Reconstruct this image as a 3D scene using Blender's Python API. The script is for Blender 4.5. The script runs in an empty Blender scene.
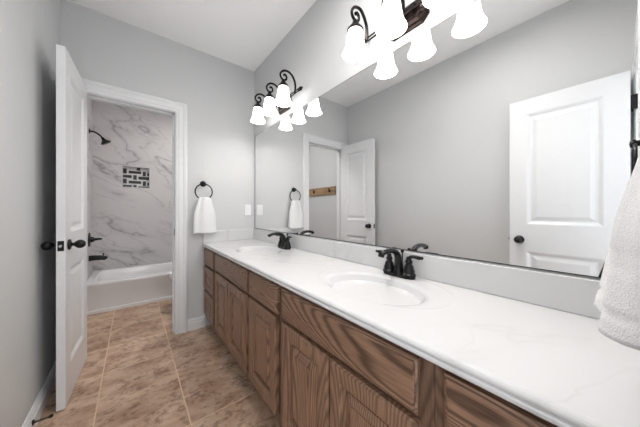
import bpy, bmesh, math, random
from mathutils import Vector, Matrix
random.seed(7)
PI = math.pi
scene = bpy.context.scene
COL = scene.collection

def lin(v):
    v /= 255.0
    return v / 12.92 if v <= 0.04045 else ((v + 0.055) / 1.055) ** 2.4
def S(r, g, b):
    return (lin(r), lin(g), lin(b), 1.0)

# ------------------------------------------------------------------ camera
FPX, YAW = 236.05, math.radians(38.396)
EYE = 1.11
cd = bpy.data.cameras.new('camera')
cam = bpy.data.objects.new('camera', cd)
COL.objects.link(cam)
cd.sensor_fit = 'HORIZONTAL'
cd.sensor_width = 36.0
cd.lens = FPX / 640.0 * 36.0
cd.shift_y = -2.85 / 640.0
cd.clip_start = 0.02
cam.location = (0, 0, EYE)
cam.rotation_euler = (PI / 2, 0, -YAW)
scene.camera = cam

# ------------------------------------------------------------------ world (daylight from the room behind the entry doorway)
w = bpy.data.worlds.new('world')
scene.world = w
w.use_nodes = True
bg = w.node_tree.nodes['Background']
bg.inputs[0].default_value = (0.94, 0.97, 1.0, 1)
bg.inputs[1].default_value = 2.4

BULB = 1.1
GLOW = 3.9
TUB_LAMP = 11.5
ROOM_FILL = 9.6
def lamp(name, kind, loc, power, color=(1, 0.96, 0.9), **kw):
    l = bpy.data.lights.new(name, kind)
    l.energy = power
    l.color = color
    for k, v in kw.items():
        setattr(l, k, v)
    o = bpy.data.objects.new(name, l)
    COL.objects.link(o)
    o.location = loc
    return o

scene.view_settings.view_transform = 'Standard'
scene.view_settings.look = 'None'
scene.view_settings.exposure = 0.42
scene.view_settings.gamma = 1.0
scene.view_settings.use_curve_mapping = False

# ------------------------------------------------------------------ sizes of the place
XL, XR = -0.405, 1.04        # left wall, mirror wall
YN, YF = -0.08, 2.47         # near wall, far wall
HC = 2.63                    # ceiling
WT = 0.12                    # wall thickness
YA = YF + WT                 # far side of the far wall
YT, YB = 3.49, 4.22          # tub front, alcove back wall
XTR = 1.10                   # right wall of the tub room
CT = 0.805                   # countertop height

# ------------------------------------------------------------------ material helpers
def mat(name):
    m = bpy.data.materials.new(name)
    m.use_nodes = True
    nt = m.node_tree
    return m, nt, nt.nodes['Principled BSDF']
def N(nt, kind, **kw):
    n = nt.nodes.new(kind)
    for k, v in kw.items():
        setattr(n, k, v)
    return n
def math_n(nt, op, a, b=None, c=None):
    n = N(nt, 'ShaderNodeMath', operation=op)
    for i, v in enumerate((a, b, c)):
        if v is None: continue
        if isinstance(v, (int, float)): n.inputs[i].default_value = v
        else: nt.links.new(v, n.inputs[i])
    return n.outputs[0]
def ramp(nt, fac, stops):
    n = N(nt, 'ShaderNodeValToRGB')
    el = n.color_ramp.elements
    while len(el) < len(stops): el.new(0.5)
    for e, (p, c) in zip(el, stops):
        e.position = p
        e.color = c
    nt.links.new(fac, n.inputs[0])
    return n.outputs[0]
def noise(nt, vec, scale, detail=4, rough=0.55, dist=0.0):
    n = N(nt, 'ShaderNodeTexNoise')
    n.inputs['Scale'].default_value = scale
    n.inputs['Detail'].default_value = detail
    n.inputs['Roughness'].default_value = rough
    n.inputs['Distortion'].default_value = dist
    if vec is not None: nt.links.new(vec, n.inputs['Vector'])
    return n.outputs['Fac']
def mapping(nt, vec, scale=(1, 1, 1), rot=(0, 0, 0), loc=(0, 0, 0)):
    n = N(nt, 'ShaderNodeMapping')
    n.inputs['Scale'].default_value = scale
    n.inputs['Rotation'].default_value = rot
    n.inputs['Location'].default_value = loc
    nt.links.new(vec, n.inputs['Vector'])
    return n.outputs[0]
def mix(nt, fac, a, b, blend='MIX'):
    n = N(nt, 'ShaderNodeMix', data_type='RGBA', blend_type=blend)
    for i, v in ((0, fac), (6, a), (7, b)):
        if isinstance(v, (int, float)): n.inputs[i].default_value = v
        elif isinstance(v, tuple): n.inputs[i].default_value = v
        else: nt.links.new(v, n.inputs[i])
    return n.outputs[2]
def bump(nt, bsdf, height, strength, dist=0.01):
    n = N(nt, 'ShaderNodeBump')
    n.inputs['Strength'].default_value = strength
    n.inputs['Distance'].default_value = dist
    nt.links.new(height, n.inputs['Height'])
    nt.links.new(n.outputs[0], bsdf.inputs['Normal'])
def pos(nt):
    return N(nt, 'ShaderNodeNewGeometry').outputs['Position']

def plain(name, color, rough=0.5, metal=0.0, var=0.03, scale=30, bmp=0.0, spec=0.5):
    m, nt, b = mat(name)
    p = pos(nt)
    f = noise(nt, p, scale)
    c2 = tuple(min(1, x * (1 + var)) for x in color[:3]) + (1,)
    c1 = tuple(x * (1 - var) for x in color[:3]) + (1,)
    nt.links.new(ramp(nt, f, [(0.3, c1), (0.7, c2)]), b.inputs['Base Color'])
    b.inputs['Roughness'].default_value = rough
    b.inputs['Metallic'].default_value = metal
    b.inputs['Specular IOR Level'].default_value = spec
    if bmp: bump(nt, b, f, bmp, 0.002)
    return m

M = {}
M['wall'] = plain('grey_wall_paint', S(206, 207, 208), 0.6, var=0.015, scale=120, bmp=0.12, spec=0.3)
M['ceiling'] = plain('white_ceiling_paint', S(250, 250, 250), 0.8, var=0.01, scale=90, bmp=0.15, spec=0.2)
M['trim'] = plain('white_semigloss_trim_paint', S(226, 227, 229), 0.32, var=0.01, scale=20)
M['door'] = plain('white_door_paint', S(226, 227, 229), 0.3, var=0.01, scale=15)
M['tub'] = plain('white_tub_acrylic', S(232, 231, 232), 0.18, var=0.01, scale=8)
M['porcelain'] = plain('white_porcelain', S(240, 240, 240), 0.1, var=0.005, scale=8)
M['plate'] = plain('white_plastic', S(240, 240, 240), 0.35, var=0.01)
M['bronze'] = plain('oil_rubbed_bronze', S(34, 30, 29), 0.3, metal=0.85, var=0.25, scale=60)
M['black'] = plain('black_metal', S(22, 22, 23), 0.3, metal=0.4, var=0.2, scale=60)
M['rubber'] = plain('black_rubber', S(20, 20, 20), 0.7, var=0.1)
M['dark_bronze'] = plain('brushed_dark_bronze', S(46, 37, 35), 0.35, metal=0.9, var=0.35, scale=45)
M['chrome'] = plain('chrome', S(220, 220, 220), 0.12, metal=1.0, var=0.02)
M['dark_gap'] = plain('dark_cabinet_inside', S(24, 20, 18), 0.8, var=0.1)
M['niche_white'] = plain('white_marble_mosaic', S(205, 203, 202), 0.25, var=0.05, scale=12)
M['niche_black'] = plain('black_marble_mosaic', S(18, 18, 18), 0.2, var=0.2, scale=20)

# mirror
m, nt, b = mat('mirror_silver')
b.inputs['Base Color'].default_value = (0.9, 0.905, 0.905, 1)
b.inputs['Metallic'].default_value = 1.0
b.inputs['Roughness'].default_value = 0.0
M['mirror'] = m
M['mirror_edge'] = plain('ground_glass_edge', S(62, 64, 64), 0.3, var=0.05)

# oak, dark stained: growth-ring figure stretched along the grain
def oak(name, along, tint=1.0, figure=560.0, dark=1.0):
    m, nt, b = mat(name)
    p = pos(nt)
    oi = N(nt, 'ShaderNodeObjectInfo').outputs['Random']
    off = N(nt, 'ShaderNodeCombineXYZ')
    for i, k in enumerate((3.1, 7.7, 5.3)):
        nt.links.new(math_n(nt, 'MULTIPLY', oi, k), off.inputs[i])
    va = N(nt, 'ShaderNodeVectorMath', operation='ADD')
    nt.links.new(p, va.inputs[0]); nt.links.new(off.outputs[0], va.inputs[1])
    sc = (1.0, 0.16, 1.0) if along == 'Y' else (1.0, 1.0, 0.12)
    q = mapping(nt, va.outputs[0], sc)
    n1 = noise(nt, q, 4.2, 1, 0.35, 0.2)
    n2 = noise(nt, q, 26.0, 3, 0.6)
    ph = math_n(nt, 'ADD', math_n(nt, 'MULTIPLY', n1, figure), math_n(nt, 'MULTIPLY', n2, 4.0))
    rings = math_n(nt, 'MULTIPLY_ADD', math_n(nt, 'SINE', ph), 0.5, 0.5)
    sp = (1.0, 0.03, 1.0) if along == 'Y' else (1.0, 1.0, 0.03)
    pores = noise(nt, mapping(nt, va.outputs[0], sp), 330.0, 2, 0.7)
    tint *= 1.12
    t = lambda r, g, bb: S(min(255, r * tint), min(255, g * tint), min(255, bb * tint))
    base = ramp(nt, rings, [(0.0, t(82 + 32 * (1 - dark), 60 + 27 * (1 - dark), 47 + 23 * (1 - dark))), (0.30, t(116, 90, 72)), (0.6, t(130, 101, 81)), (1.0, t(136, 106, 86))])
    pr = ramp(nt, pores, [(0.38, (0.45, 0.42, 0.4, 1)), (0.56, (1, 1, 1, 1))])
    c = mix(nt, 0.55, base, pr, 'MULTIPLY')
    nt.links.new(c, b.inputs['Base Color'])
    b.inputs['Roughness'].default_value = 0.36
    bump(nt, b, pores, 0.12, 0.002)
    return m
M['oak_h'] = oak('dark_oak_grain_across', 'Y')
M['oak_v'] = oak('dark_oak_grain_upright', 'Z', 1.02, 260.0, 0.45)
M['oak_panel'] = oak('dark_oak_panel_grain_upright', 'Z', 1.08, 420.0, 0.8)
M['oak_frame'] = oak('dark_oak_face_frame', 'Z', 0.8, 260.0, 0.4)

# pine board
m, nt, b = mat('natural_pine')
q = mapping(nt, pos(nt), (1, 0.15, 1))
f = noise(nt, q, 25, 4, 0.6, 0.4)
nt.links.new(ramp(nt, f, [(0.3, S(128, 102, 74)), (0.7, S(170, 142, 108))]), b.inputs['Base Color'])
b.inputs['Roughness'].default_value = 0.55
M['pine'] = m

# marble with diagonal grey veins (alcove)
def marble(name, base, vein, scale, rot, width, strength, rough, cloud, stretch=(1, 1, 1)):
    m, nt, b = mat(name)
    p = pos(nt)
    q = mapping(nt, mapping(nt, p, (1, 1, 1), rot), stretch)
    cl = noise(nt, q, scale * 0.7, 3, 0.5)
    n1 = noise(nt, q, scale, 4, 0.48, 0.5)
    v1 = math_n(nt, 'ABSOLUTE', math_n(nt, 'SUBTRACT', n1, 0.5))
    n2 = noise(nt, mapping(nt, q, (1, 1, 1), (0, 0, 0), (4.2, 1.7, 3.3)), scale * 1.7, 4, 0.5, 0.6)
    v2 = math_n(nt, 'ABSOLUTE', math_n(nt, 'SUBTRACT', n2, 0.5))
    gate = noise(nt, p, scale * 0.9, 2, 0.5)
    g = math_n(nt, 'SMOOTH_MIN', 1.0, math_n(nt, 'MAXIMUM', math_n(nt, 'MULTIPLY', math_n(nt, 'SUBTRACT', gate, 0.38), 6.0), 0.0), 0.1)
    r1 = ramp(nt, v1, [(0.0, (1, 1, 1, 1)), (width, (0.25, 0.25, 0.25, 1)), (width * 4, (0, 0, 0, 1))])
    r2 = ramp(nt, v2, [(0.0, (0.6, 0.6, 0.6, 1)), (width * 0.7, (0.1, 0.1, 0.1, 1)), (width * 2, (0, 0, 0, 1))])
    s = math_n(nt, 'MULTIPLY', math_n(nt, 'MULTIPLY', math_n(nt, 'MAXIMUM', r1, r2), g), strength)
    c0 = ramp(nt, cl, [(0.3, tuple(x * (1 - cloud) for x in base[:3]) + (1,)), (0.65, base)])
    nt.links.new(mix(nt, s, c0, vein), b.inputs['Base Color'])
    b.inputs['Roughness'].default_value = rough
    return m
M['marble'] = marble('white_marble_surround_grey_veins', S(208, 204, 205), S(118, 114, 116), 1.6, (0, math.radians(-30), 0), 0.014, 0.72, 0.4, 0.10, (0.6, 0.9, 1.9))
M['counter'] = marble('white_cultured_marble', S(213, 213, 214), S(160, 158, 156), 1.1, (0, 0, math.radians(35)), 0.005, 0.26, 0.16, 0.015, (0.7, 1.3, 1))

# floor tile
m, nt, b = mat('brown_travertine_look_tile')
p = pos(nt)
sep = N(nt, 'ShaderNodeSeparateXYZ'); nt.links.new(p, sep.inputs[0])
TX, TY = 0.3965, 0.397
ux = math_n(nt, 'DIVIDE', math_n(nt, 'SUBTRACT', sep.outputs[0], -0.160), TX)
uy = math_n(nt, 'DIVIDE', math_n(nt, 'SUBTRACT', sep.outputs[1], 2.172), TY)
def edge(u, half):      # 1 on the joint
    fr = math_n(nt, 'FRACT', u)
    d = math_n(nt, 'MINIMUM', fr, math_n(nt, 'SUBTRACT', 1.0, fr))
    n = N(nt, 'ShaderNodeMapRange', interpolation_type='SMOOTHSTEP')
    nt.links.new(d, n.inputs[0])
    n.inputs[1].default_value = half * 0.55; n.inputs[2].default_value = half * 1.35
    n.inputs[3].default_value = 1.0; n.inputs[4].default_value = 0.0
    return n.outputs[0]
gx = edge(ux, 0.0085)
gy_all = edge(uy, 0.008)
gy_two = edge(math_n(nt, 'MULTIPLY', uy, 0.5), 0.0048)     # every second cross joint is wiped clean, the rest stained near the tile colour
gy = math_n(nt, 'MAXIMUM', math_n(nt, 'MULTIPLY', gy_two, 0.95), math_n(nt, 'MULTIPLY', gy_all, 0.25))
joint = math_n(nt, 'MAXIMUM', math_n(nt, 'MULTIPLY', gx, 0.95), gy)
cell = N(nt, 'ShaderNodeCombineXYZ')
nt.links.new(math_n(nt, 'FLOOR', ux), cell.inputs[0]); nt.links.new(math_n(nt, 'FLOOR', uy), cell.inputs[1])
wn = N(nt, 'ShaderNodeTexWhiteNoise', noise_dimensions='2D'); nt.links.new(cell.outputs[0], wn.inputs['Vector'])
offv = N(nt, 'ShaderNodeVectorMath', operation='SCALE'); nt.links.new(wn.outputs['Color'], offv.inputs[0]); offv.inputs['Scale'].default_value = 3.0
pv = N(nt, 'ShaderNodeVectorMath', operation='ADD'); nt.links.new(p, pv.inputs[0]); nt.links.new(offv.outputs[0], pv.inputs[1])
str_ = mapping(nt, pv.outputs[0], (0.8, 1.2, 1), (0, 0, math.radians(-14)))
big = noise(nt, str_, 6.0, 5, 0.6, 0.5)
pit0 = noise(nt, mapping(nt, pv.outputs[0], (0.85, 1.15, 1), (0, 0, math.radians(-14))), 34.0, 5, 0.65, 0.4)
clus = noise(nt, str_, 9.0, 3, 0.55)
pit = math_n(nt, 'ADD', pit0, math_n(nt, 'MULTIPLY', math_n(nt, 'SUBTRACT', 0.5, clus), 0.6))
fine = noise(nt, p, 150.0, 2, 0.6)
c0 = ramp(nt, big, [(0.30, S(162, 128, 105)), (0.48, S(190, 160, 137)), (0.68, S(214, 188, 166))])
pm = ramp(nt, pit, [(0.36, (0.38, 0.31, 0.27, 1)), (0.50, (1, 1, 1, 1)), (0.72, (1.0, 1.0, 1.0, 1))])
c1 = mix(nt, 0.7, c0, pm, 'MULTIPLY')
fm = ramp(nt, fine, [(0.3, (0.86, 0.86, 0.86, 1)), (0.7, (1, 1, 1, 1))])
c1 = mix(nt, 0.8, c1, fm, 'MULTIPLY')
tone = math_n(nt, 'MULTIPLY_ADD', wn.outputs['Value'], 0.14, 0.93)
tc = N(nt, 'ShaderNodeCombineXYZ')
for i in range(3): nt.links.new(tone, tc.inputs[i])
c1 = mix(nt, 1.0, c1, tc.outputs[0], 'MULTIPLY')
nt.links.new(mix(nt, joint, c1, S(212, 186, 158)), b.inputs['Base Color'])
b.inputs['Roughness'].default_value = 0.42
h = math_n(nt, 'SUBTRACT', math_n(nt, 'MULTIPLY', pit, 0.3), joint)
bump(nt, b, h, 0.25, 0.003)
M['floor'] = m

# towel terry
m, nt, b = mat('white_terry_cloth')
p = pos(nt)
f = noise(nt, p, 420, 3, 0.7)
nt.links.new(ramp(nt, f, [(0.3, S(222, 223, 225)), (0.7, S(240, 240, 241))]), b.inputs['Base Color'])
b.inputs['Roughness'].default_value = 0.95
b.inputs['Sheen Weight'].default_value = 0.3
b.inputs['Specular IOR Level'].default_value = 0.1
bump(nt, b, f, 0.6, 0.004)
M['towel'] = m

# opal glass of the lit shades
m, nt, b = mat('lit_opal_glass')
b.inputs['Base Color'].default_value = S(250, 246, 236)
b.inputs['Roughness'].default_value = 0.3
b.inputs['Emission Color'].default_value = (1.0, 0.985, 0.965, 1)
b.inputs['Emission Strength'].default_value = GLOW
p = pos(nt)
nt.links.new(math_n(nt, 'MULTIPLY_ADD', noise(nt, p, 14), 0.04, GLOW - 0.02), b.inputs['Emission Strength'])
M['opal'] = m
m, nt, b = mat('lit_ceiling_diffuser')
b.inputs['Base Color'].default_value = S(245, 245, 245)
b.inputs['Emission Color'].default_value = (1, 0.97, 0.93, 1)
b.inputs['Emission Strength'].default_value = 4.0
M['diffuser'] = m

# ------------------------------------------------------------------ mesh helpers
def link(name, bm, material, parent=None, smooth=False, bevel=0.0, recalc=True, sharp=35):
    bmesh.ops.remove_doubles(bm, verts=bm.verts, dist=1e-6)
    if recalc: bmesh.ops.recalc_face_normals(bm, faces=bm.faces)
    me = bpy.data.meshes.new(name)
    bm.to_mesh(me); bm.free()
    mats = material if isinstance(material, (list, tuple)) else [material]
    for mm in mats: me.materials.append(mm)
    o = bpy.data.objects.new(name, me)
    COL.objects.link(o)
    if parent: o.parent = parent
    if smooth:
        for pl in me.polygons: pl.use_smooth = True
        try: me.set_sharp_from_angle(angle=math.radians(sharp))
        except Exception: pass
    if bevel:
        md = o.modifiers.new('bevel', 'BEVEL')
        md.width = bevel; md.segments = 2; md.limit_method = 'ANGLE'; md.angle_limit = math.radians(40)
    return o
def tag(o, label=None, cat=None, group=None, kind=None):
    if label: o['label'] = label
    if cat: o['category'] = cat
    if group: o['group'] = group
    if kind: o['kind'] = kind
    return o
def thing(name, label, cat, loc, group=None, rotz=0.0, kind=None):
    o = bpy.data.objects.new(name, None)
    COL.objects.link(o)
    o.location = loc; o.rotation_euler = (0, 0, rotz)
    o.empty_display_size = 0.05
    return tag(o, label, cat, group, kind)

def quad(bm, a, b_, c, d):
    return bm.faces.new([bm.verts.new(v) for v in (a, b_, c, d)])
def box(bm, x0, x1, y0, y1, z0, z1, mi=0):
    v = [bm.verts.new((x, y, z)) for x in (x0, x1) for y in (y0, y1) for z in (z0, z1)]
    for idx in ((0, 1, 3, 2), (4, 6, 7, 5), (0, 4, 5, 1), (2, 3, 7, 6), (0, 2, 6, 4), (1, 5, 7, 3)):
        bm.faces.new([v[i] for i in idx]).material_index = mi
def loops(bm, rings, close=True, cap0=True, cap1=True):
    vs = [[bm.verts.new(p) for p in r] for r in rings]
    n = len(vs[0])
    for a, b_ in zip(vs, vs[1:]):
        for i in range(n if close else n - 1):
            j = (i + 1) % n
            bm.faces.new((a[i], a[j], b_[j], b_[i]))
    if cap0 and close: bm.faces.new(vs[0][::-1])
    if cap1 and close: bm.faces.new(vs[-1])
    return vs
def circle(c, r, n, u, v):
    c = Vector(c)
    return [c + u * (r * math.cos(2 * PI * i / n)) + v * (r * math.sin(2 * PI * i / n)) for i in range(n)]
def frame_of(d):
    d = Vector(d).normalized()
    a = Vector((0, 0, 1)) if abs(d.z) < 0.9 else Vector((1, 0, 0))
    u = d.cross(a).normalized()
    return u, d.cross(u).normalized()
def lathe(bm, c, axis, prof, n=24, cap0=True, cap1=True):
    u, v = frame_of(axis)
    ax = Vector(axis).normalized()
    loops(bm, [circle(Vector(c) + ax * h, max(r, 1e-5), n, u, v) for r, h in prof], True, cap0, cap1)
def catmull(pts, k=6):
    pts = [Vector(p) for p in pts]
    P = [pts[0] * 2 - pts[1]] + pts + [pts[-1] * 2 - pts[-2]]
    out = []
    for i in range(1, len(P) - 2):
        for s in range(k):
            t = s / k
            a, b_, c, d = P[i - 1:i + 3]
            out.append(0.5 * ((2 * b_) + (c - a) * t + (2 * a - 5 * b_ + 4 * c - d) * t * t + (3 * b_ - a - 3 * c + d) * t ** 3))
    out.append(pts[-1])
    return out
def tube(bm, pts, rad, n=10, flat=None, caps=True):
    """rad: number or list (one per point); flat: (su, sv) squash of the section"""
    pts = [Vector(p) for p in pts]
    rs = rad if isinstance(rad, (list, tuple)) else [rad] * len(pts)
    if len(rs) != len(pts):
        rs = [rs[0] + 0 * i for i in range(len(pts))] if len(rs) == 1 else [
            rs[min(int(i / (len(pts) - 1) * (len(rs) - 1)), len(rs) - 2)] * (1 - (i / (len(pts) - 1) * (len(rs) - 1) - min(int(i / (len(pts) - 1) * (len(rs) - 1)), len(rs) - 2)))
            + rs[min(int(i / (len(pts) - 1) * (len(rs) - 1)), len(rs) - 2) + 1] * (i / (len(pts) - 1) * (len(rs) - 1) - min(int(i / (len(pts) - 1) * (len(rs) - 1)), len(rs) - 2))
            for i in range(len(pts))]
    rings = []
    u = None
    for i, p in enumerate(pts):
        d = (pts[min(i + 1, len(pts) - 1)] - pts[max(i - 1, 0)]).normalized()
        if u is None: u, _ = frame_of(d)
        u = (u - d * u.dot(d)).normalized()
        v = d.cross(u)
        su, sv = flat or (1, 1)
        rings.append([p + u * (rs[i] * su * math.cos(2 * PI * k / n)) + v * (rs[i] * sv * math.sin(2 * PI * k / n)) for k in range(n)])
    loops(bm, rings, True, caps, caps)
def torus(bm, c, axis, R, r, n=40, k=10):
    u, v = frame_of(axis)
    ax = Vector(axis).normalized()
    vs = []
    for i in range(n):
        a = 2 * PI * i / n
        d = u * math.cos(a) + v * math.sin(a)
        vs.append([bm.verts.new(Vector(c) + d * (R + r * math.cos(2 * PI * j / k)) + ax * (r * math.sin(2 * PI * j / k))) for j in range(k)])
    for i in range(n):
        for j in range(k):
            bm.faces.new((vs[i][j], vs[(i + 1) % n][j], vs[(i + 1) % n][(j + 1) % k], vs[i][(j + 1) % k]))
def ball(bm, c, r, n=14):
    lathe(bm, Vector(c) - Vector((0, 0, r)), (0, 0, 1), [(r * math.sin(PI * i / 8), r - r * math.cos(PI * i / 8)) for i in range(9)], n)

def slab(bm, P, w_, h_, t, panels, nest, both=True, edge=None, nest_mi=None):
    """panelled board. P(u, v, d) maps to space (d = depth below the front). panels: (u0,u1,v0,v1); nest: [(inset, depth)]"""
    def face(depth0, sgn, ed):
        e, de = ed if ed else (0, 0)
        us = sorted({e, w_ - e} | {p[0] for p in panels} | {p[1] for p in panels})
        vs = sorted({e, h_ - e} | {p[2] for p in panels} | {p[3] for p in panels})
        D = lambda d: depth0 + sgn * d
        for i in range(len(us) - 1):
            for j in range(len(vs) - 1):
                u0, u1, v0, v1 = us[i], us[i + 1], vs[j], vs[j + 1]
                pan = any(abs(p[0] - u0) < 1e-6 and abs(p[1] - u1) < 1e-6 and abs(p[2] - v0) < 1e-6 and abs(p[3] - v1) < 1e-6 for p in panels)
                if not pan:
                    quad(bm, P(u0, v0, D(0)), P(u1, v0, D(0)), P(u1, v1, D(0)), P(u0, v1, D(0)))
                else:
                    ring = lambda s, d: [P(u0 + s, v0 + s, D(d)), P(u1 - s, v0 + s, D(d)), P(u1 - s, v1 - s, D(d)), P(u0 + s, v1 - s, D(d))]
                    loops(bm, [ring(0, 0)] + [ring(s, d) for s, d in nest], True, False, True)
        if ed:
            r = lambda s, d: [P(s, s, D(d)), P(w_ - s, s, D(d)), P(w_ - s, h_ - s, D(d)), P(s, h_ - s, D(d))]
            loops(bm, [r(e, 0), r(e * 0.55, de * 0.25), r(e * 0.45, de * 0.6), r(0, de)], True, False, False)
        return de
    d0 = face(0, 1, edge)
    d1 = t
    if both: face(t, -1, None)
    else: quad(bm, P(0, 0, t), P(w_, 0, t), P(w_, h_, t), P(0, h_, t))
    r = lambda d: [P(0, 0, d), P(w_, 0, d), P(w_, h_, d), P(0, h_, d)]
    loops(bm, [r(d0), r(d1)], True, False, False)

# ================================================================== SETTING
def struct(name, bm, m, cat, label, **kw):
    o = link(name, bm, m, **kw)
    return tag(o, label, cat, kind='structure')

bm = bmesh.new(); box(bm, XL - WT, 1.3, YN - WT, YB + 0.1, -0.1, 0.0)
struct('floor', bm, M['floor'], 'floor', 'brown mottled stone-look tile floor with pale grout lines')
bm = bmesh.new(); box(bm, XL - WT, 1.3, YN - WT, YB + 0.1, HC, HC + 0.1)
struct('ceiling', bm, M['ceiling'], 'ceiling', 'plain white flat ceiling over the bathroom')
bm = bmesh.new(); box(bm, XL - WT, XL, YN - WT, YT - 0.0, 0.0, HC)
struct('wall_left', bm, M['wall'], 'wall', 'grey painted wall on the left behind the open white doors')
bm = bmesh.new(); box(bm, XR, 1.3, YN - WT, YA - 0.0, 0.0, HC)
struct('wall_right', bm, M['wall'], 'wall', 'grey painted wall on the right carrying mirror and light bars')
# far wall with the tub-room doorway
DX0, DX1, DTOP = -0.327, 0.321, 2.015       # rough opening
bm = bmesh.new()
box(bm, XL, DX0, YF, YA, 0, HC); box(bm, DX1, XR, YF, YA, 0, HC); box(bm, DX0, DX1, YF, YA, DTOP, HC)
struct('wall_far', bm, M['wall'], 'wall', 'grey painted end wall with the doorway to the tub')
# near wall with the entry doorway (the camera stands just inside it)
NX0, NX1, NTOP = -0.355, 0.262, 1.99
bm = bmesh.new()
box(bm, XL, NX0, YN - WT, YN, 0, HC); box(bm, NX1, XR, YN - WT, YN, 0, HC); box(bm, NX0, NX1, YN - WT, YN, NTOP, HC)
struct('wall_near', bm, M['wall'], 'wall', 'grey painted wall beside the camera carrying the near towel ring')
# added unseen blocker outside the entry doorway: keeps sideways daylight off the open door
bm = bmesh.new(); box(bm, 0.30, 0.40, -2.6, YN - WT, 0, HC)
struct('wall_light_blocker', bm, M['wall'], 'wall', 'added grey wall blocking sideways light outside the entry doorway, behind the camera')
# tub room
bm = bmesh.new(); box(bm, XTR, 1.3, YA, YB + 0.1, 0, HC)
struct('wall_tub_right', bm, M['wall'], 'wall', 'grey painted wall at the right end of the tub room')
bm = bmesh.new(); box(bm, XL - WT, XL, YT, YB + 0.1, 0, HC)
struct('wall_alcove_left', bm, M['marble'], 'wall', 'marble clad end wall of the tub alcove with the shower fittings')
# alcove back wall with a hole for the niche
NI = (-0.120, 0.196, 1.430, 1.735)
bm = bmesh.new()
yb0, yb1 = YB, YB + 0.1
box(bm, XL, NI[0], yb0, yb1, 0, HC); box(bm, NI[1], XTR, yb0, yb1, 0, HC)
box(bm, NI[0], NI[1], yb0, yb1, 0, NI[2]); box(bm, NI[0], NI[1], yb0, yb1, NI[3], HC)
bmesh.ops.remove_doubles(bm, verts=bm.verts, dist=1e-5)
struct('wall_alcove_back', bm, M['marble'], 'wall', 'white marble wall with grey veins behind the bathtub')

# baseboards
BP = [(0, 0), (0.016, 0), (0.016, 0.064), (0.0115, 0.070), (0.0115, 0.082), (0.0135, 0.085), (0.007, 0.098), (0.004, 0.106), (0, 0.106)]
def baseboard(name, a, b_, nrm, label):
    bm = bmesh.new()
    a, b_, nrm = Vector(a), Vector(b_), Vector(nrm)
    loops(bm, [[p + nrm * d + Vector((0, 0, z)) for d, z in BP] for p in (a, b_)])
    return struct(name, bm, M['trim'], 'baseboard', label)
CW = 0.092                                  # casing width
CI0, CI1, CTOP = -0.305, 0.299, 1.995        # inner edges of the far casing
baseboard('baseboard_left', (XL, YN, 0), (XL, YF, 0), (1, 0, 0), 'white baseboard along the grey left wall')
baseboard('baseboard_far', (CI1 + CW + 0.004, YF, 0), (0.545, YF, 0), (0, -1, 0), 'short white baseboard between door casing and vanity')
baseboard('baseboard_tub', (XL, YA, 0), (XL, YT - 0.002, 0), (1, 0, 0), 'white baseboard in the tub room below the hook rail')

# door casings (profile swept up, over and down) with jambs
CP = [(0.0, 0.0), (0.0, 0.011), (0.012, 0.014), (0.022, 0.014), (0.028, 0.018), (0.060, 0.020), (0.066, 0.0245), (0.084, 0.0245), (0.092, 0.018), (0.092, 0.0)]
def casing(name, x0, x1, top, y, ny, wall_y2, label):
    bm = bmesh.new()
    rings = []
    for (sx, sz) in ((0, 0), (0, 1), (1, 1), (1, 0)):
        r = []
        for w_, d in CP:
            x = (x0 - w_) if sx == 0 else (x1 + w_)
            z = top + w_ if sz else 0.0
            r.append((x, y + ny * d, z))
        rings.append(r)
    loops(bm, rings)
    # jamb lining and stop
    j = 0.022
    ya, yb = sorted((y, wall_y2))
    box(bm, x0 - j, x0 + 0.004, ya, yb, 0, top + 0.0); box(bm, x1 - 0.004, x1 + j, ya, yb, 0, top + 0.0)
    box(bm, x0 - j, x1 + j, ya, yb, top - 0.004, top + 0.02)
    ym = y - ny * 0.045
    ys, ye = sorted((ym, ym - ny * 0.035))
    box(bm, x0 + 0.004, x0 + 0.015, ys, ye, 0, top - 0.004); box(bm, x1 - 0.015, x1 - 0.004, ys, ye, 0, top - 0.004)
    box(bm, x0 + 0.004, x1 - 0.004, ys, ye, top - 0.015, top - 0.004)
    return struct(name, bm, M['trim'], 'door casing', label)
t1 = casing('trim_1', CI0, CI1, CTOP, YF, -1, YA, 'white moulded casing around the doorway to the tub')
bm = bmesh.new(); box(bm, CI1 - 0.0065, CI1 - 0.0035, YF + 0.012, YF + 0.036, 0.885, 0.945)
sp = link('strike_plate', bm, M['black'], t1); sp['label'] = 'black strike plate'
t2 = casing('trim_2', NX0 + 0.022, NX1 - 0.022, NTOP - 0.02, YN, 1, YN - WT, 'white casing around the entry doorway beside the camera')

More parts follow.
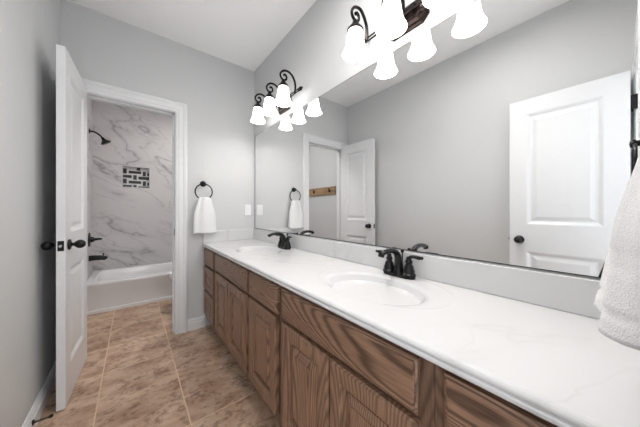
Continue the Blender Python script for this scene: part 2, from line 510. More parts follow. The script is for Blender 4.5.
# doors: two-panel leaf lying along the left wall, hinge end given
DT = 0.036
NEST = [(0.010, 0.004), (0.022, 0.011), (0.034, 0.011), (0.058, 0.004)]
def egg_knob(bm, c, ax):
    lathe(bm, c, ax, [(0.030, 0.0), (0.031, 0.004), (0.028, 0.009), (0.014, 0.012), (0.0095, 0.016), (0.0095, 0.022), (0.014, 0.026), (0.021, 0.034), (0.0255, 0.044), (0.025, 0.053), (0.020, 0.063), (0.011, 0.070), (0.003, 0.072)], 20)
def door(name, xface, yh, yfree, z0, z1, rail, kz, jx, label, rz=0.0):
    w_ = abs(yfree - yh)
    sg = 1 if yfree > yh else -1
    t = thing(name, label, 'door', (xface, yh, 0), kind='structure', rotz=rz)
    bm = bmesh.new()
    P = lambda u, v, d: Vector((-d, sg * u, z0 + v))
    st = 0.105
    slab(bm, P, w_, z1 - z0, DT, [(st, w_ - st, 0.215 - z0, rail[0] - z0), (st, w_ - st, rail[1] - z0, z1 - 0.115 - z0)], NEST)
    leaf = link('door_leaf', bm, M['door'], t)
    for side in (1, -1):
        bm = bmesh.new()
        egg_knob(bm, (0.0 if side > 0 else -DT, sg * (w_ - 0.062), kz), (side, 0, 0))
        link('door_knob', bm, M['black'], t, smooth=True)['label'] = 'black egg-shaped knob'
    bm = bmesh.new()
    ye = sg * w_
    box(bm, -DT / 2 - 0.0125, -DT / 2 + 0.0125, min(ye, ye + sg * 0.0015), max(ye, ye + sg * 0.0015), kz - 0.028, kz + 0.028)
    lp = link('latch_plate', bm, M['black'], t); lp['label'] = 'black latch plate'
    bm = bmesh.new()
    lathe(bm, (-DT / 2, ye + sg * 0.001, kz), (0, sg, 0), [(0.008, 0), (0.0075, 0.008), (0.005, 0.011)], 12)
    link('latch_bolt', bm, M['chrome'], lp, smooth=True)['label'] = 'metal latch bolt'
    for hz in (0.25, 1.02, 1.775):
        bm = bmesh.new()
        lathe(bm, (-DT - 0.005, -sg * 0.004, hz - 0.045), (0, 0, 1), [(0.0075, 0), (0.0075, 0.09)], 12)
        lathe(bm, (-DT - 0.005, -sg * 0.004, hz + 0.045), (0, 0, 1), [(0.0055, 0), (0.007, 0.004), (0.003, 0.010)], 12)
        box(bm, -DT - 0.004, -0.012, min(0, -sg * 0.002), max(0, -sg * 0.002), hz - 0.045, hz + 0.045)
        if jx: box(bm, jx, jx + 0.002, min(0, -sg * 0.05), max(0, -sg * 0.05), hz - 0.045, hz + 0.045)
        link('hinge', bm, M['black'], t, smooth=True)['label'] = 'black hinge'
    return t
door('door_1', -0.268, YF - 0.012, 1.903, 0.012, 2.020, (0.775, 0.985), 0.915, None, 'open white two-panel door with black knob, at the tub doorway', rz=math.radians(-2.6))
d2 = door('door_2', -0.325, YN + 0.032, 0.545, 0.012, 1.972, (0.795, 1.005), 0.884, -0.0038, 'open white two-panel door seen in the right of the mirror')

# ================================================================== VANITY
XF = 0.545           # face frame plane
XD = 0.5225           # front of doors and drawers
ZK, ZT = 0.095, 0.772
def P_front(y0, z0):        # board on the vanity front: u runs towards the near wall, depth runs into the cabinet
    return lambda u, v, d: Vector((XD + d - XF, -(u), v)) + Vector((0, y0, z0))
RAISED = [(0.004, 0.0045), (0.012, 0.0085), (0.018, 0.0085), (0.044, 0.0015)]
def cab(y_far, y_near, label, fronts, group='dark oak vanity cabinets'):
    """fronts: (kind, y_far, y_near, z0, z1)"""
    t = thing('vanity_cabinet', label, 'cabinet', (XF, y_far, 0), group)
    bm = bmesh.new()
    w_ = y_far - y_near
    g = 0.0006
    # carcass, toe kick and face frame with real openings
    box(bm, 0.018, XR - XF - 0.002, -w_ + g, -g, ZK, 0.60)
    box(bm, 0.018, 0.030, -w_ + g, -g, 0.60, ZT)
    box(bm, 0.07, 0.085, -w_ + g, -g, 0.0, ZK)
    link('carcass', bm, M['dark_gap'], t)
    bm = bmesh.new()
    box(bm, 0.0, 0.0175, -w_ + g, -g, ZK, ZT)
    link('face_frame', bm, M['oak_frame'], t, bevel=0.001)
    bm = bmesh.new()
    box(bm, 0.0685, 0.0697, -w_ + g, -g, 0.001, ZK)
    link('toe_kick', bm, M['oak_h'], t)
    for kind, ya, yb, z0, z1 in fronts:
        fw, fh = ya - yb, z1 - z0
        P = P_front(ya - y_far, z0)
        bm = bmesh.new()
        if kind == 'drawer':
            slab(bm, P, fw, fh, 0.021, [], [], False, (0.011, 0.007))
            link('drawer', bm, M['oak_h'], t, smooth=True, sharp=12)
        elif kind == 'small_drawer':
            s = min(0.062, fw * 0.24)
            sv = min(0.05, fh * 0.24)
            slab(bm, P, fw, fh, 0.021, [(s, fw - s, sv, fh - sv)], RAISED, False, (0.009, 0.006))
            link('drawer', bm, M['oak_h'], t, smooth=True, sharp=12)
        else:
            s = 0.057
            pan = (s, fw - s, s, fh - s)
            # stiles and rails with an open centre; the raised panel is its own board
            slab2(bm, P, fw, fh, pan)
            d = link('cabinet_door', bm, M['oak_v'], t, smooth=True, sharp=12)
            bm = bmesh.new()
            r = lambda q, dd: [P(pan[0] + q, pan[2] + q, dd), P(pan[1] - q, pan[2] + q, dd), P(pan[1] - q, pan[3] - q, dd), P(pan[0] + q, pan[3] - q, dd)]
            loops(bm, [r(0.0102, 0.0207), r(0.0102, 0.0195), r(0.0175, 0.0195), r(0.0190, 0.0150), r(0.043, 0.0060), r(0.0435, 0.0030)], True, True, True)
            link('raised_panel', bm, M['oak_panel'], d, smooth=True, sharp=12)
    return t
def slab2(bm, P, w_, h_, pan):
    e, de = 0.009, 0.006
    u0, u1, v0, v1 = pan
    R = lambda a, b_, c, d, dd: [P(a, c, dd), P(b_, c, dd), P(b_, d, dd), P(a, d, dd)]
    ring = lambda s, dd: R(s, w_ - s, s, h_ - s, dd)
    inn = lambda s, dd: R(u0 + s, u1 - s, v0 + s, v1 - s, dd)
    loops(bm, [ring(0, 0.0208), ring(0, de), ring(e * 0.45, de * 0.6), ring(e * 0.55, de * 0.25), ring(e, 0),
               inn(-0.003, 0), inn(0.001, 0.0055), inn(0.006, 0.0070), inn(0.010, 0.0190), inn(0.010, 0.0208)], True, False, False)
    vs = None
ZD = (0.142, 0.606)          # doors
ZW = (0.624, 0.757)          # drawer row
cab(2.468, 2.073, 'dark oak drawer cabinet at the far end of the vanity, against the end wall',
    [('drawer', 2.430, 2.100, 0.612, 0.757), ('small_drawer', 2.430, 2.100, 0.385, 0.594), ('small_drawer', 2.430, 2.100, 0.142, 0.368)])
cab(2.073, 1.350, 'dark oak double-door cabinet under the far sink',
    [('drawer', 2.044, 1.366, *ZW), ('door', 2.040, 1.713, *ZD), ('door', 1.705, 1.370, *ZD)])
cab(1.350, 0.968, 'narrow dark oak cabinet with a single door, between the two sink cabinets',
    [('drawer', 1.330, 0.990, *ZW), ('door', 1.330, 1.000, *ZD)])
cab(0.968, 0.262, 'dark oak double-door cabinet under the near sink with wide false drawer',
    [('drawer', 0.946, 0.295, *ZW), ('door', 0.946, 0.620, *ZD), ('door', 0.612, 0.295, *ZD)])
cab(0.262, YN + 0.002, 'dark oak drawer cabinet at the near end of the vanity, bottom right',
    [('drawer', 0.234, -0.045, 0.612, 0.757), ('small_drawer', 0.234, -0.045, 0.385, 0.594), ('small_drawer', 0.234, -0.045, 0.142, 0.368)])

# countertop with two integral bowls
SINKS = [(0.765, 1.735), (0.765, 0.625)]
BA, BB = 0.150, 0.212           # half axes of the bowl along x and y
top = thing('countertop', 'long white marble-look countertop with two sinks on the oak vanity', 'countertop', (0, 0, 0))
XE0 = 0.530                     # where the edge moulding starts
XC = XR - 0.0012
YE0, YE1 = YN + 0.001, YF - 0.001
bm = bmesh.new()
def ell(cx, cy, a, b_, z, n=64):
    return [(cx + a * math.cos(2 * PI * i / n), cy + b_ * math.sin(2 * PI * i / n), z) for i in range(n)]
def rect_pts(cx, cy, x0, x1, y0, y1, n=64):
    out = []
    for i in range(n):
        a = 2 * PI * i / n
        dx, dy = BA * math.cos(a), BB * math.sin(a)
        k = 1e9
        if dx > 1e-9: k = min(k, (x1 - cx) / dx)
        if dx < -1e-9: k = min(k, (x0 - cx) / dx)
        if dy > 1e-9: k = min(k, (y1 - cy) / dy)
        if dy < -1e-9: k = min(k, (y0 - cy) / dy)
        out.append((cx + dx * k, cy + dy * k, CT))
    return out
RA, RB, RCX = 0.200, 0.292, 0.032     # raised contour ring around bowl and faucet
cells = []
for cx, cy in SINKS:
    y0, y1 = cy - 0.42, cy + 0.42
    cells.append((y0, y1))
    n = 64
    corner = [(XE0, y0), (XC, y0), (XC, y1), (XE0, y1)]
    rp = rect_pts(cx, cy, XE0, XC, y0, y1)
    # snap the nearest boundary points onto the corners
    for c in corner:
        k = min(range(n), key=lambda i: (rp[i][0] - c[0]) ** 2 + (rp[i][1] - c[1]) ** 2)
        rp[k] = (c[0], c[1], CT)
    f = lambda s, z: ell(cx, cy, BA + s, BB + s, z)
    loops(bm, [rp, f(0.030, CT), f(0.018, CT - 0.0008), f(0.008, CT - 0.0032), f(0.0, CT - 0.0075)], True, False, False)
ys = [YE0, cells[1][0], cells[1][1], cells[0][0], cells[0][1], YE1]
for a, b_ in ((ys[0], ys[1]), (ys[2], ys[3]), (ys[4], ys[5])):
    quad(bm, (XE0, a, CT), (XC, a, CT), (XC, b_, CT), (XE0, b_, CT))
EP = [(0.530, CT), (0.524, CT - 0.0008), (0.5195, CT - 0.003), (0.5165, CT - 0.0065), (0.5155, CT - 0.010), (0.5165, CT - 0.0135), (0.519, CT - 0.016),
      (0.519, CT - 0.0175), (0.5150, CT - 0.0185), (0.5135, CT - 0.0215), (0.5138, CT - 0.0265), (0.516, CT - 0.0295), (0.520, CT - 0.0305), (XC, CT - 0.0305)]
loops(bm, [[(x, y, z) for x, z in EP] for y in (YE0, YE1)], False)
slab_o = link('slab', bm, M['counter'], top)
for cx, cy in SINKS:
    bm = bmesh.new()
    prof = [(q, -0.0075 - 0.135 * (1 - q * q)) for q in (1.0, 0.975, 0.94, 0.9, 0.85, 0.79, 0.72, 0.64, 0.55, 0.45, 0.34, 0.22, 0.115)]
    loops(bm, [ell(cx + 0.03 * (1 - s), cy, BA * s, BB * s + (BA * s - BB * s) * max(0, 0.35 - s) * 2, CT + z) for s, z in prof], True, False, True)
    bw = link('sink_bowl', bm, M['counter'], top, smooth=True, recalc=False)
    for pl in bw.data.polygons: pass
    bm = bmesh.new()
    lathe(bm, (cx + 0.0262, cy, CT - 0.1420), (0, 0, 1), [(0.021, 0.0), (0.022, 0.003), (0.016, 0.004), (0.014, 0.0035), (0.008, 0.007), (0.001, 0.008)], 20)
    link('drain', bm, M['bronze'], bw, smooth=True)['label'] = 'dark drain'
    # soft ridge drawn around bowl and faucet deck
    bm = bmesh.new()
    secs = [(-0.010, 0.0001), (-0.004, 0.0007), (0.0, 0.0009), (0.004, 0.0007), (0.010, 0.0001)]
    loops(bm, [ell(cx + RCX + 0.001, cy, RA + s, RB + s, CT + z, 72) for s, z in secs], True, False, False)
    link('ridge', bm, M['counter'], top, smooth=True)
def splash(name, x0, x1, y0, y1):
    bm = bmesh.new(); box(bm, x0, x1, y0, y1, CT + 0.0002, 0.913)
    return link(name, bm, M['counter'], top, bevel=0.003)
splash('backsplash', XR - 0.019, XR - 0.0015, YE0, YE1 - 0.0195)
splash('side_splash', XE0 - 0.006, XR - 0.0015, YE1 - 0.019, YE1)

# mirror
MZ0, MZ1 = 0.918, 1.918
bm = bmesh.new()
y0, y1 = YN + 0.004, YF - 0.040
r = lambda x, e=0: [(x, y0 + e, MZ0 + e), (x, y1 - e, MZ0 + e), (x, y1 - e, MZ1 - e), (x, y0 + e, MZ1 - e)]
loops(bm, [r(XR - 0.001), r(XR - 0.005), r(XR - 0.006, 0.001), r(XR - 0.006, 0.004)], True, True, True)
bm.faces.ensure_lookup_table()
for fc in bm.faces: fc.material_index = 1
bm.faces[-1].material_index = 0
bmesh.ops.remove_doubles(bm, verts=bm.verts, dist=1e-6)
tag(link('mirror', bm, [M['mirror'], M['mirror_edge']]), 'wide frameless mirror on the right wall above the backsplash', 'mirror')

# ------------------------------------------------------------------ faucets
def faucet(x, y, label):
    t = thing('faucet', label, 'faucet', (x, y, CT + 0.0012), 'black two-handle faucets')
    bm = bmesh.new()
    def oval(hx, hy, z, n=32):     # stadium-like outline
        return [(hx * math.copysign(abs(math.cos(2 * PI * i / n)) ** 0.8, math.cos(2 * PI * i / n)),
                 hy * math.copysign(abs(math.sin(2 * PI * i / n)) ** 0.6, math.sin(2 * PI * i / n)), z) for i in range(n)]
    loops(bm, [oval(0.028, 0.080, 0), oval(0.028, 0.080, 0.006), oval(0.025, 0.077, 0.010), oval(0.022, 0.074, 0.012)])
    link('base_plate', bm, M['black'], t, smooth=True)
    # spout: stout column that leans forward and arcs over the bowl
    bm = bmesh.new()
    lathe(bm, (0.0, 0, 0.011), (0, 0, 1), [(0.026, 0), (0.025, 0.006), (0.021, 0.012), (0.019, 0.02)], 20)
    pts = catmull([(0, 0, 0.026), (-0.001, 0, 0.055), (-0.006, 0, 0.085), (-0.021, 0, 0.109), (-0.048, 0, 0.121), (-0.082, 0, 0.1235), (-0.114, 0, 0.119), (-0.132, 0, 0.112)], 5)
    tube(bm, pts, [0.0225, 0.0195, 0.0165, 0.0140, 0.0118, 0.0105, 0.0110, 0.0118], 16)
    lathe(bm, (-0.129, 0, 0.117), (-0.35, 0, -1), [(0.012, 0), (0.0135, 0.004), (0.0135, 0.014), (0.010, 0.016)], 16)
    link('spout', bm, M['black'], t, smooth=True)
    bm = bmesh.new()
    tube(bm, [(0.030, 0, 0.008), (0.030, 0, 0.105)], 0.0028, 8)
    lathe(bm, (0.030, 0, 0.104), (0, 0, 1), [(0.004, 0), (0.008, 0.004), (0.009, 0.010), (0.006, 0.015), (0.001, 0.017)], 12)
    link('lift_rod', bm, M['black'], t, smooth=True)
    for s in (1, -1):
        bm = bmesh.new()
        lathe(bm, (0, s * 0.052, 0.010), (0, 0, 1), [(0.030, 0), (0.0295, 0.008), (0.025, 0.013), (0.0248, 0.026), (0.0215, 0.032), (0.0195, 0.044), (0.0145, 0.050), (0.0125, 0.056), (0.016, 0.060), (0.016, 0.066), (0.0120, 0.071), (0.0110, 0.080), (0.009, 0.086), (0.002, 0.088)], 20)
        h = link('handle', bm, M['black'], t, smooth=True)
        bm = bmesh.new()
        pts = catmull([(0, s * 0.052, 0.088), (-0.002, s * 0.062, 0.097), (-0.005, s * 0.082, 0.100), (-0.009, s * 0.104, 0.099), (-0.012, s * 0.122, 0.101)], 4)
        tube(bm, pts, [0.0100, 0.0095, 0.0090, 0.0105, 0.0070], 12, flat=(1.0, 0.8))
        link('lever', bm, M['black'], h, smooth=True)
    return t
faucet(0.957, 1.672, 'black two-handle faucet at the far sink, by the end wall')
faucet(0.975, 0.637, 'black two-handle faucet at the near sink, in mid counter')

# ------------------------------------------------------------------ vanity lights
SHADE = [(0.0665, -0.080), (0.0655, -0.077), (0.0590, -0.064), (0.0525, -0.048), (0.0475, -0.028), (0.0440, -0.004), (0.0405, 0.020), (0.0360, 0.042), (0.0300, 0.057), (0.0240, 0.064)]
def vanity_light(yc, sp, RCH, label):
    Z0 = 2.0
    t = thing('vanity_light', label, 'wall light', (XR, yc, Z0), 'three-shade vanity lights above the mirror')
    bm = bmesh.new()
    def octo(hy, hz, c, x, zc=0.030):
        return [(x, sy * (hy - a), zc + sz * (hz - b_)) for sy, sz, a, b_ in ((1, 1, 0, c), (1, 1, c, 0), (-1, 1, c, 0), (-1, 1, 0, c), (-1, -1, 0, c), (-1, -1, c, 0), (1, -1, c, 0), (1, -1, 0, c))]
    loops(bm, [octo(0.105, 0.062, 0.028, -0.0005), octo(0.105, 0.062, 0.028, -0.008), octo(0.096, 0.053, 0.025, -0.012), octo(0.092, 0.049, 0.024, -0.020), octo(0.074, 0.034, 0.018, -0.026), octo(0.070, 0.030, 0.016, -0.032)])
    link('backplate', bm, M['dark_bronze'], t)
    bm = bmesh.new()
    L = sp + 0.055
    for z in (0.027, 0.044):
        tube(bm, [(-0.046, -L, z), (-0.046, L, z)], 0.0045, 10)
    for s in (1, -1):
        box(bm, -0.052, -0.030, s * 0.05 - 0.008, s * 0.05 + 0.008, 0.020, 0.050)
    br = link('crossbar', bm, M['bronze'], t, smooth=True)
    for s in (1, -1):
        bm = bmesh.new()
        lathe(bm, (-0.046, s * (L - 0.004), 0.0355), (0, s, 0), [(0.013, 0), (0.014, 0.004), (0.008, 0.008), (0.006, 0.012), (0.012, 0.018), (0.0155, 0.026), (0.012, 0.034), (0.005, 0.038), (0.008, 0.044), (0.005, 0.050), (0.001, 0.052)], 14)
        link('finial', bm, M['bronze'], br, smooth=True)
    for k in (1, 0, -1):
        y = k * sp
        bm = bmesh.new()
        q = RCH - 0.150
        pts = catmull([(-0.046, y, 0.030), (-0.043, y, 0.075), (-0.050, y, 0.120), (-0.076, y, 0.160), (-0.116 - q, y, 0.176), (-0.154 - q, y, 0.164), (-0.175 - q, y, 0.134), (-0.168 - q, y, 0.108), (-0.147 - q, y, 0.098), (-0.126 - q, y, 0.108), (-0.122 - q, y, 0.129), (-0.135 - q, y, 0.142), (-0.147 - q, y, 0.134)], 6)
        tube(bm, pts, [0.0088, 0.0086, 0.0082, 0.0080, 0.0078, 0.0076, 0.0074, 0.0074, 0.0074, 0.0072, 0.0072, 0.0080, 0.0085], 10)
        a = link('arm', bm, M['bronze'], t, smooth=True)
        bm = bmesh.new()
        lathe(bm, (-RCH, y, 0.040), (0, 0, 1), [(0.0415, 0.0), (0.0430, 0.003), (0.0415, 0.009), (0.0350, 0.017), (0.027, 0.027), (0.020, 0.037), (0.015, 0.046), (0.011, 0.055), (0.002, 0.059)], 22)
        link('cap', bm, M['bronze'], a, smooth=True)
        bm = bmesh.new()
        outer = SHADE
        inner = [(r - 0.0035, z + 0.001) for r, z in SHADE[::-1]]
        lathe(bm, (-RCH, y, 0), (0, 0, 1), outer + inner, 32, False, False)
        s_ = link('glass_shade', bm, M['opal'], t, smooth=True)
        s_['label'] = 'glowing white bell-shaped glass shade'
        b_ = lamp('bulb_light', 'POINT', (-RCH, y, -0.060), BULB, (1.0, 0.99, 0.985), shadow_soft_size=0.022)
        b_.parent = t
    return t
vanity_light(1.800, 0.231, 0.150, 'bronze three-shade scroll-arm light bar above the far sink')
vanity_light(0.628, 0.219, 0.136, 'bronze three-shade scroll-arm light bar above the near sink')

# ------------------------------------------------------------------ towel rings and towels
def towel_ring(x, ywall, sg, z, label):
    """sg: direction from the wall into the room along y"""
    t = thing('towel_ring', label, 'towel ring', (x, ywall, z), 'black towel rings')
    bm = bmesh.new()
    lathe(bm, (0, 0, 0), (0, sg, 0), [(0.027, 0.0005), (0.0275, 0.006), (0.024, 0.011), (0.014, 0.016), (0.011, 0.022), (0.011, 0.034), (0.0155, 0.038), (0.0165, 0.045), (0.013, 0.051), (0.002, 0.053)], 22)
    link('mount', bm, M['black'], t, smooth=True)
    bm = bmesh.new()
    torus(bm, (0, sg * 0.040, -0.078), (0, 1, 0), 0.074, 0.0055)
    link('ring', bm, M['black'], t, smooth=True)
    return t
def towel(x, y, sg, z_top, z_bot, w_top, w_bot, d_top, d_bot, label, group, bands=(), shift=0.0, seed=1, skew=0.0, yaw=0.0):
    """folded hand towel drawn through a ring; (x, y) ring bottom; sg direction away from the wall"""
    rnd = random.Random(seed)
    bm = bmesh.new()
    n, m_ = 56, 46
    ph = [rnd.uniform(0, 6.28) for _ in range(6)]
    rings = []
    for j in range(m_ + 1):
        s = j / m_
        z = z_top + (z_bot - z_top) * s
        e = min(1.0, s / 0.55); e = e * e * (3 - 2 * e)
        w_ = w_top + (w_bot - w_top) * (0.25 * s + 0.75 * e)
        d_ = d_top + (d_bot - d_top) * (0.6 * s ** 1.6 + 0.4 * e)
        wr = 1.0
        for bz, bw in bands:
            wr -= 0.10 * math.exp(-((z - bz) / bw) ** 2)
        if s < 0.04: f = 0.75 + 0.25 * s / 0.04; w_ *= f; d_ *= f
        r = []
        for i in range(n):
            a = 2 * PI * i / n
            cx, cy = math.cos(a), math.sin(a)
            px = 0.5 * w_ * math.copysign(abs(cx) ** 0.55, cx)
            fold = (math.sin(px / max(w_, 1e-3) * 9 + ph[0]) * 0.22 * (1 - 0.45 * s) + math.sin(px / max(w_, 1e-3) * 19 + ph[1]) * 0.12 * (1 - 0.8 * s)) * d_
            py = 0.5 * d_ * wr * math.copysign(abs(cy) ** 0.7, cy) + fold * (0.5 + 0.5 * cy * sg) * sg
            zz = z + skew * px * s + 0.004 * math.sin(a * 3 + ph[2]) * s
            r.append((x + px + shift * s, y + py + yaw * px * s + sg * 0.5 * (d_ - d_top) * 0.35, zz))
        rings.append(r)
    # rounded hem
    last = rings[-1]
    c = Vector((sum(p[0] for p in last) / n, sum(p[1] for p in last) / n, sum(p[2] for p in last) / n))
    rings.append([tuple(c + (Vector(p) - c) * 0.90 + Vector((0, 0, -0.004))) for p in last])
    loops(bm, rings)
    o = link('hand_towel', bm, M['towel'], smooth=True, sharp=80)
    return tag(o, label, 'towel', group)
towel_ring(0.526, YF, -1, 1.366, 'black towel ring on the end wall beside the tub doorway')
towel(0.530, YF - 0.058, -1, 1.236, 0.906, 0.110, 0.200, 0.030, 0.058, 'white hand towel hanging from the ring on the end wall', 'white hand towels', seed=3)
towel_ring(0.565, YN, 1, 1.366, 'black towel ring by the right edge, seen in the mirror')
towel(0.582, -0.044, 1, 1.232, 0.936, 0.085, 0.190, 0.028, 0.094, 'white hand towel hanging at the right edge, over the near counter', 'white hand towels', bands=((1.030, 0.0035), (1.042, 0.0035), (1.054, 0.0035), (0.968, 0.004)), seed=5, yaw=0.17)

# outlet on the end wall
t = thing('wall_outlet', 'white duplex outlet on the end wall by the mirror', 'outlet', (0.967, YF, 1.118))
bm = bmesh.new(); box(bm, -0.036, 0.036, -0.006, -0.0005, -0.058, 0.058)
link('cover_plate', bm, M['plate'], t, bevel=0.003)
for dz in (0.021, -0.021):
    bm = bmesh.new()
    lathe(bm, (0, -0.0055, dz), (0, -1, 0), [(0.0165, 0), (0.016, 0.002), (0.014, 0.0025)], 24)
    for dx in (-0.006, 0.006): box(bm, dx - 0.0012, dx + 0.0012, -0.0086, -0.0078, dz - 0.002, dz + 0.007)
    link('socket', bm, M['plate'], t, smooth=True)

# door stop on the left baseboard
t = thing('door_stop', 'black spring door stop on the left baseboard behind the door', 'door stop', (XL + 0.0145, 1.80, 0.060))
bm = bmesh.new()
lathe(bm, (0, 0, 0), (1, 0, 0), [(0.013, 0), (0.013, 0.004), (0.007, 0.008)], 14)
pts = [(0.006 + 0.052 * i / 120, 0.0045 * math.cos(i * 0.75), 0.0045 * math.sin(i * 0.75)) for i in range(121)]
tube(bm, pts, 0.0014, 6)
link('spring', bm, M['black'], t, smooth=True)
bm = bmesh.new(); lathe(bm, (0.056, 0, 0), (1, 0, 0), [(0.007, 0), (0.008, 0.003), (0.008, 0.011), (0.005, 0.014)], 14)
link('tip', bm, M['rubber'], t, smooth=True)

# ================================================================== TUB ROOM
tub = thing('bathtub', 'white alcove bathtub with plain apron, beyond the doorway', 'bathtub', (XL, YT, 0))
TL, TW, TH = XTR - XL - 0.002, YB - YT - 0.002, 0.330
bm = bmesh.new()
def rr(x0, x1, y0, y1, z, rad, k=6):
    out = []
    for cx, cy, a0 in ((x1 - rad, y1 - rad, 0), (x0 + rad, y1 - rad, 90), (x0 + rad, y0 + rad, 180), (x1 - rad, y0 + rad, 270)):
        for i in range(k + 1):
            a = math.radians(a0 + 90 * i / k)
            out.append((cx + rad * math.cos(a), cy + rad * math.sin(a), z))
    return out
g = 0.001
loops(bm, [rr(g, TL, g, TW, 0.0, 0.004), rr(g, TL, g, TW, 0.03, 0.004), rr(g, TL, g + 0.008, TW, 0.036, 0.004), rr(g, TL, g + 0.008, TW, TH - 0.045, 0.004), rr(g, TL, g, TW, TH - 0.032, 0.004), rr(g, TL, g, TW, TH - 0.008, 0.006), rr(g + 0.003, TL - 0.003, g + 0.006, TW - 0.003, TH, 0.008),
           rr(0.07, TL - 0.09, 0.080, TW - 0.055, TH, 0.10), rr(0.078, TL - 0.10, 0.090, TW - 0.064, TH - 0.012, 0.10), rr(0.095, TL - 0.16, 0.115, TW - 0.09, 0.10, 0.12), rr(0.16, TL - 0.24, 0.17, TW - 0.15, 0.055, 0.12)], True, False, True)
link('tub_shell', bm, M['tub'], tub, smooth=True, sharp=40)
bm = bmesh.new(); lathe(bm, (0.079, 0.36, 0.255), (1, 0, 0.1), [(0.032, 0.0), (0.032, 0.005), (0.024, 0.009), (0.003, 0.010)], 18)
link('overflow_plate', bm, M['black'], tub, smooth=True)['label'] = 'black round overflow plate'
bm = bmesh.new(); lathe(bm, (0.25, 0.36, 0.0555), (0, 0, 1), [(0.03, 0), (0.03, 0.003), (0.004, 0.004)], 18)
link('drain', bm, M['black'], tub, smooth=True)['label'] = 'black drain'

SY = 3.86
t = thing('wall_shower', 'black shower head on a bent arm on the alcove end wall', 'shower head', (XL, SY, 2.047))
bm = bmesh.new(); lathe(bm, (0, 0, 0), (1, 0, 0), [(0.030, 0.0005), (0.030, 0.004), (0.020, 0.010), (0.012, 0.014)], 18)
link('escutcheon', bm, M['black'], t, smooth=True)
bm = bmesh.new(); tube(bm, catmull([(0.004, 0, 0), (0.045, 0, -0.002), (0.085, 0, -0.024), (0.118, 0, -0.060)], 6), 0.0095, 12)
link('arm', bm, M['black'], t, smooth=True)
bm = bmesh.new(); lathe(bm, (0.114, 0, -0.056), (0.62, 0, -1), [(0.013, 0), (0.017, 0.010), (0.017, 0.020), (0.022, 0.030), (0.042, 0.052), (0.052, 0.062), (0.053, 0.070), (0.047, 0.074), (0.002, 0.075)], 22)
link('spray_head', bm, M['black'], t, smooth=True)
t = thing('shower_valve', 'black lever shower valve above the tub spout', 'valve', (XL, SY, 0.768))
bm = bmesh.new(); lathe(bm, (0, 0, 0), (1, 0, 0), [(0.085, 0.0005), (0.085, 0.004), (0.078, 0.010), (0.034, 0.015), (0.030, 0.030), (0.027, 0.045), (0.010, 0.048)], 28)
link('escutcheon', bm, M['black'], t, smooth=True)
bm = bmesh.new(); tube(bm, [(0.044, 0, 0), (0.075, -0.004, 0.004), (0.112, -0.02, 0.005)], [0.017, 0.013, 0.011], 12)
link('lever', bm, M['black'], t, smooth=True)
t = thing('tub_spout', 'black tub spout on the alcove wall below the valve', 'spout', (XL, SY, 0.548))
bm = bmesh.new()
lathe(bm, (0, 0, 0), (1, 0, 0), [(0.034, 0.0005), (0.034, 0.006), (0.027, 0.010)], 18)
tube(bm, [(0.006, 0, 0), (0.05, 0, 0.001), (0.115, 0, -0.004), (0.142, 0, -0.012), (0.150, 0, -0.024)], [0.033, 0.031, 0.028, 0.027, 0.023], 14)
link('body', bm, M['black'], t, smooth=True)
bm = bmesh.new(); lathe(bm, (0.125, 0, 0.020), (0, 0, 1), [(0.005, 0), (0.005, 0.018), (0.009, 0.022), (0.009, 0.028), (0.003, 0.031)], 12)
link('diverter_knob', bm, M['black'], t, smooth=True)

# niche with woven black and white mosaic
nx0, nx1, nz0, nz1 = NI
t = thing('shower_niche', 'recessed niche with black and white woven mosaic in the marble wall', 'niche', (nx0, YB, nz0))
W_, H_ = nx1 - nx0, nz1 - nz0
bm = bmesh.new()
g = 0.0008
r = lambda e, y: [(e, y, e), (W_ - e, y, e), (W_ - e, y, H_ - e), (e, y, H_ - e)]
loops(bm, [r(g, -0.004), r(0.010, -0.004), r(0.010, 0.055), r(0.010, 0.056)], True, False, False)
loops(bm, [r(g, -0.004), r(g, 0.078), ], True, False, True)
link('lining', bm, M['niche_white'], t)
bm = bmesh.new(); box(bm, 0.011, W_ - 0.011, 0.052, 0.060, 0.011, H_ - 0.011)
mo = link('mosaic_back', bm, M['niche_white'], t)
bm = bmesh.new()
sx, sz = W_ / 248.0, H_ / 200.0        # pattern measured on the niche face
def til(x0, x1, y0, y1):
    X0, X1 = max((x0 - 95) * sx, 0.012), min((x1 - 95) * sx, W_ - 0.012)
    Z1, Z0 = min(H_ - (y0 - 125) * sz, H_ - 0.012), max(H_ - (y1 - 125) * sz, 0.012)
    if X1 > X0 and Z1 > Z0: box(bm, X0, X1, 0.0485, 0.053, Z0, Z1)
for oy in (0, 92):
    til(104, 136, 150 + oy, 194 + oy); til(153, 262, 166 + oy, 190 + oy); til(276, 306, 164 + oy, 208 + oy); til(318, 340, 176 + oy, 202 + oy)
    til(96, 178, 206 + oy, 232 + oy); til(192, 222, 204 + oy, 246 + oy); til(238, 338, 214 + oy, 242 + oy)
til(222, 252, 134, 160)
link('black_tiles', bm, M['niche_black'], mo)['label'] = 'black mosaic tiles'

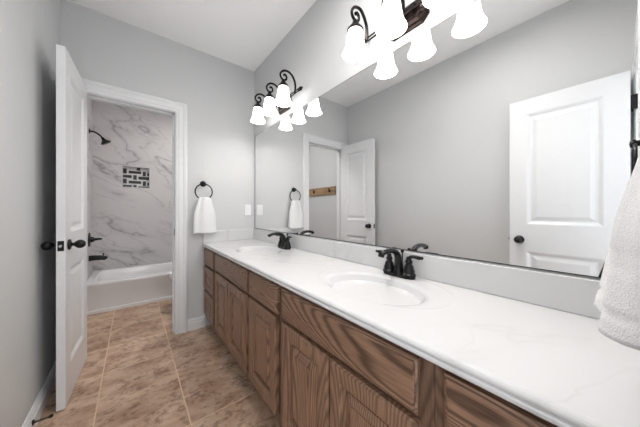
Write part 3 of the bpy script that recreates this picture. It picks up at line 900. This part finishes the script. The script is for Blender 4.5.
# toilet beside the tub, only its front edge shows past the casing
t = thing('toilet', 'white toilet in the tub room, mostly hidden behind the casing', 'toilet', (XTR, 3.10, 0))
def oval(cx, hx, hy, z, n=36):
    return [(cx + hx * math.cos(2 * PI * i / n) * (1.0 if math.cos(2 * PI * i / n) < 0 else 0.85), hy * math.sin(2 * PI * i / n), z) for i in range(n)]
bm = bmesh.new()
loops(bm, [oval(-0.42, 0.17, 0.105, 0.0), oval(-0.42, 0.17, 0.105, 0.03), oval(-0.42, 0.14, 0.09, 0.10), oval(-0.46, 0.19, 0.11, 0.20), oval(-0.515, 0.25, 0.165, 0.32), oval(-0.525, 0.265, 0.182, 0.37), oval(-0.525, 0.265, 0.182, 0.385), oval(-0.525, 0.20, 0.13, 0.385), oval(-0.52, 0.15, 0.10, 0.28), oval(-0.50, 0.06, 0.05, 0.22)])
link('bowl', bm, M['porcelain'], t, smooth=True, sharp=50)
bm = bmesh.new()
loops(bm, [oval(-0.525, 0.262, 0.186, 0.3865), oval(-0.525, 0.266, 0.190, 0.393), oval(-0.525, 0.262, 0.186, 0.402)])
link('seat', bm, M['porcelain'], t, smooth=True)
bm = bmesh.new()
loops(bm, [oval(-0.525, 0.258, 0.184, 0.403), oval(-0.525, 0.262, 0.187, 0.410), oval(-0.525, 0.250, 0.176, 0.418)])
link('lid', bm, M['porcelain'], t, smooth=True)
bm = bmesh.new(); box(bm, -0.20, -0.012, -0.20, 0.20, 0.39, 0.72)
tk = link('tank', bm, M['porcelain'], t, bevel=0.02)
bm = bmesh.new(); box(bm, -0.21, -0.006, -0.21, 0.21, 0.7205, 0.75)
link('tank_lid', bm, M['porcelain'], t, bevel=0.008)
bm = bmesh.new(); tube(bm, [(-0.20, 0.14, 0.66), (-0.222, 0.14, 0.66), (-0.224, 0.08, 0.652)], 0.007, 8)
link('flush_lever', bm, M['chrome'], tk, smooth=True)

# hook rail on the left wall of the tub room (seen in the mirror)
t = thing('hook_rail', 'pine board with hooks seen through the doorway in the mirror', 'hook rail', (XL, 2.72, 1.425))
bm = bmesh.new(); box(bm, 0.0005, 0.020, 0.0, 0.74, -0.062, 0.066)
link('board', bm, M['pine'], t, bevel=0.003)
for y in (0.13, 0.535):
    bm = bmesh.new()
    lathe(bm, (0.0202, y, 0.005), (1, 0, 0), [(0.020, 0), (0.019, 0.004), (0.010, 0.007)], 14)
    tube(bm, catmull([(0.024, y, 0.010), (0.034, y, 0.016), (0.041, y, 0.032), (0.043, y, 0.044)], 5), [0.006, 0.0055, 0.0055, 0.008], 10)
    tube(bm, catmull([(0.024, y, -0.004), (0.033, y, -0.018), (0.039, y, -0.010), (0.040, y, 0.000)], 5), [0.006, 0.0055, 0.0055, 0.007], 10)
    link('hook', bm, M['bronze'], t, smooth=True)['label'] = 'dark metal coat hook'

# camera tripod, a dark sliver of it shows in the mirror below the hanging towel
t = thing('tripod', 'black tripod, a dark sliver in the mirror below the hanging towel', 'tripod', (-0.015, 0.0, 0.0))
bm = bmesh.new(); tube(bm, [(0, 0, 0.50), (0, 0, 0.90)], 0.016, 14)
link('centre_column', bm, M['black'], t, smooth=True)
bm = bmesh.new()
lathe(bm, (0, 0, 0.80), (0, 0, 1), [(0.020, 0), (0.036, 0.008), (0.036, 0.045), (0.020, 0.055)], 18)
link('collar', bm, M['black'], t, smooth=True)
bm = bmesh.new()
lathe(bm, (0, 0, 0.90), (0, 0, 1), [(0.018, 0), (0.026, 0.006), (0.026, 0.030), (0.016, 0.034), (0.020, 0.046), (0.020, 0.054)], 16)
link('head', bm, M['black'], t, smooth=True)
for a in (200, 320, 80):
    d = Vector((math.cos(math.radians(a)), math.sin(math.radians(a)), 0))
    bm = bmesh.new()
    tube(bm, [d * 0.034 + Vector((0, 0, 0.82)), d * 0.16 + Vector((0, 0, 0.36))], 0.013, 10)
    tube(bm, [d * 0.155 + Vector((0, 0, 0.38)), d * 0.255 + Vector((0, 0, 0.012))], 0.009, 10)
    lg = link('leg', bm, M['black'], t, smooth=True)
    bm = bmesh.new(); lathe(bm, d * 0.257 + Vector((0, 0, 0.001)), (0, 0, 1), [(0.011, 0), (0.012, 0.006), (0.010, 0.020)], 10)
    link('foot', bm, M['rubber'], lg, smooth=True)

# flush ceiling lights outside the frame: tub room lamp, and an added bathroom fill
def ceiling_light(x, y, power, label):
    t = thing('ceiling_light', label, 'ceiling light', (x, y, HC), 'flush ceiling lights')
    bm = bmesh.new(); lathe(bm, (0, 0, 0), (0, 0, -1), [(0.15, 0.0005), (0.152, 0.012), (0.140, 0.020), (0.132, 0.020), (0.132, 0.012)], 32, True, True)
    link('rim', bm, M['trim'], t, smooth=True)
    bm = bmesh.new(); lathe(bm, (0, 0, -0.0125), (0, 0, -1), [(0.131, 0), (0.128, 0.014), (0.09, 0.034), (0.04, 0.042), (0.001, 0.044)], 32)
    link('diffuser', bm, M['diffuser'], t, smooth=True)
    l = lamp('ceiling_lamp_light', 'AREA', (0, 0, -0.062), power, (1, 0.97, 0.94), shape='DISK', size=0.26)
    l.parent = t
    return t
ceiling_light(0.76, 3.05, TUB_LAMP, 'round flush ceiling light in the tub room')

ceiling_light(0.46, 0.60, ROOM_FILL, 'added unseen fill light, round and flush, above the entry end of the bathroom')
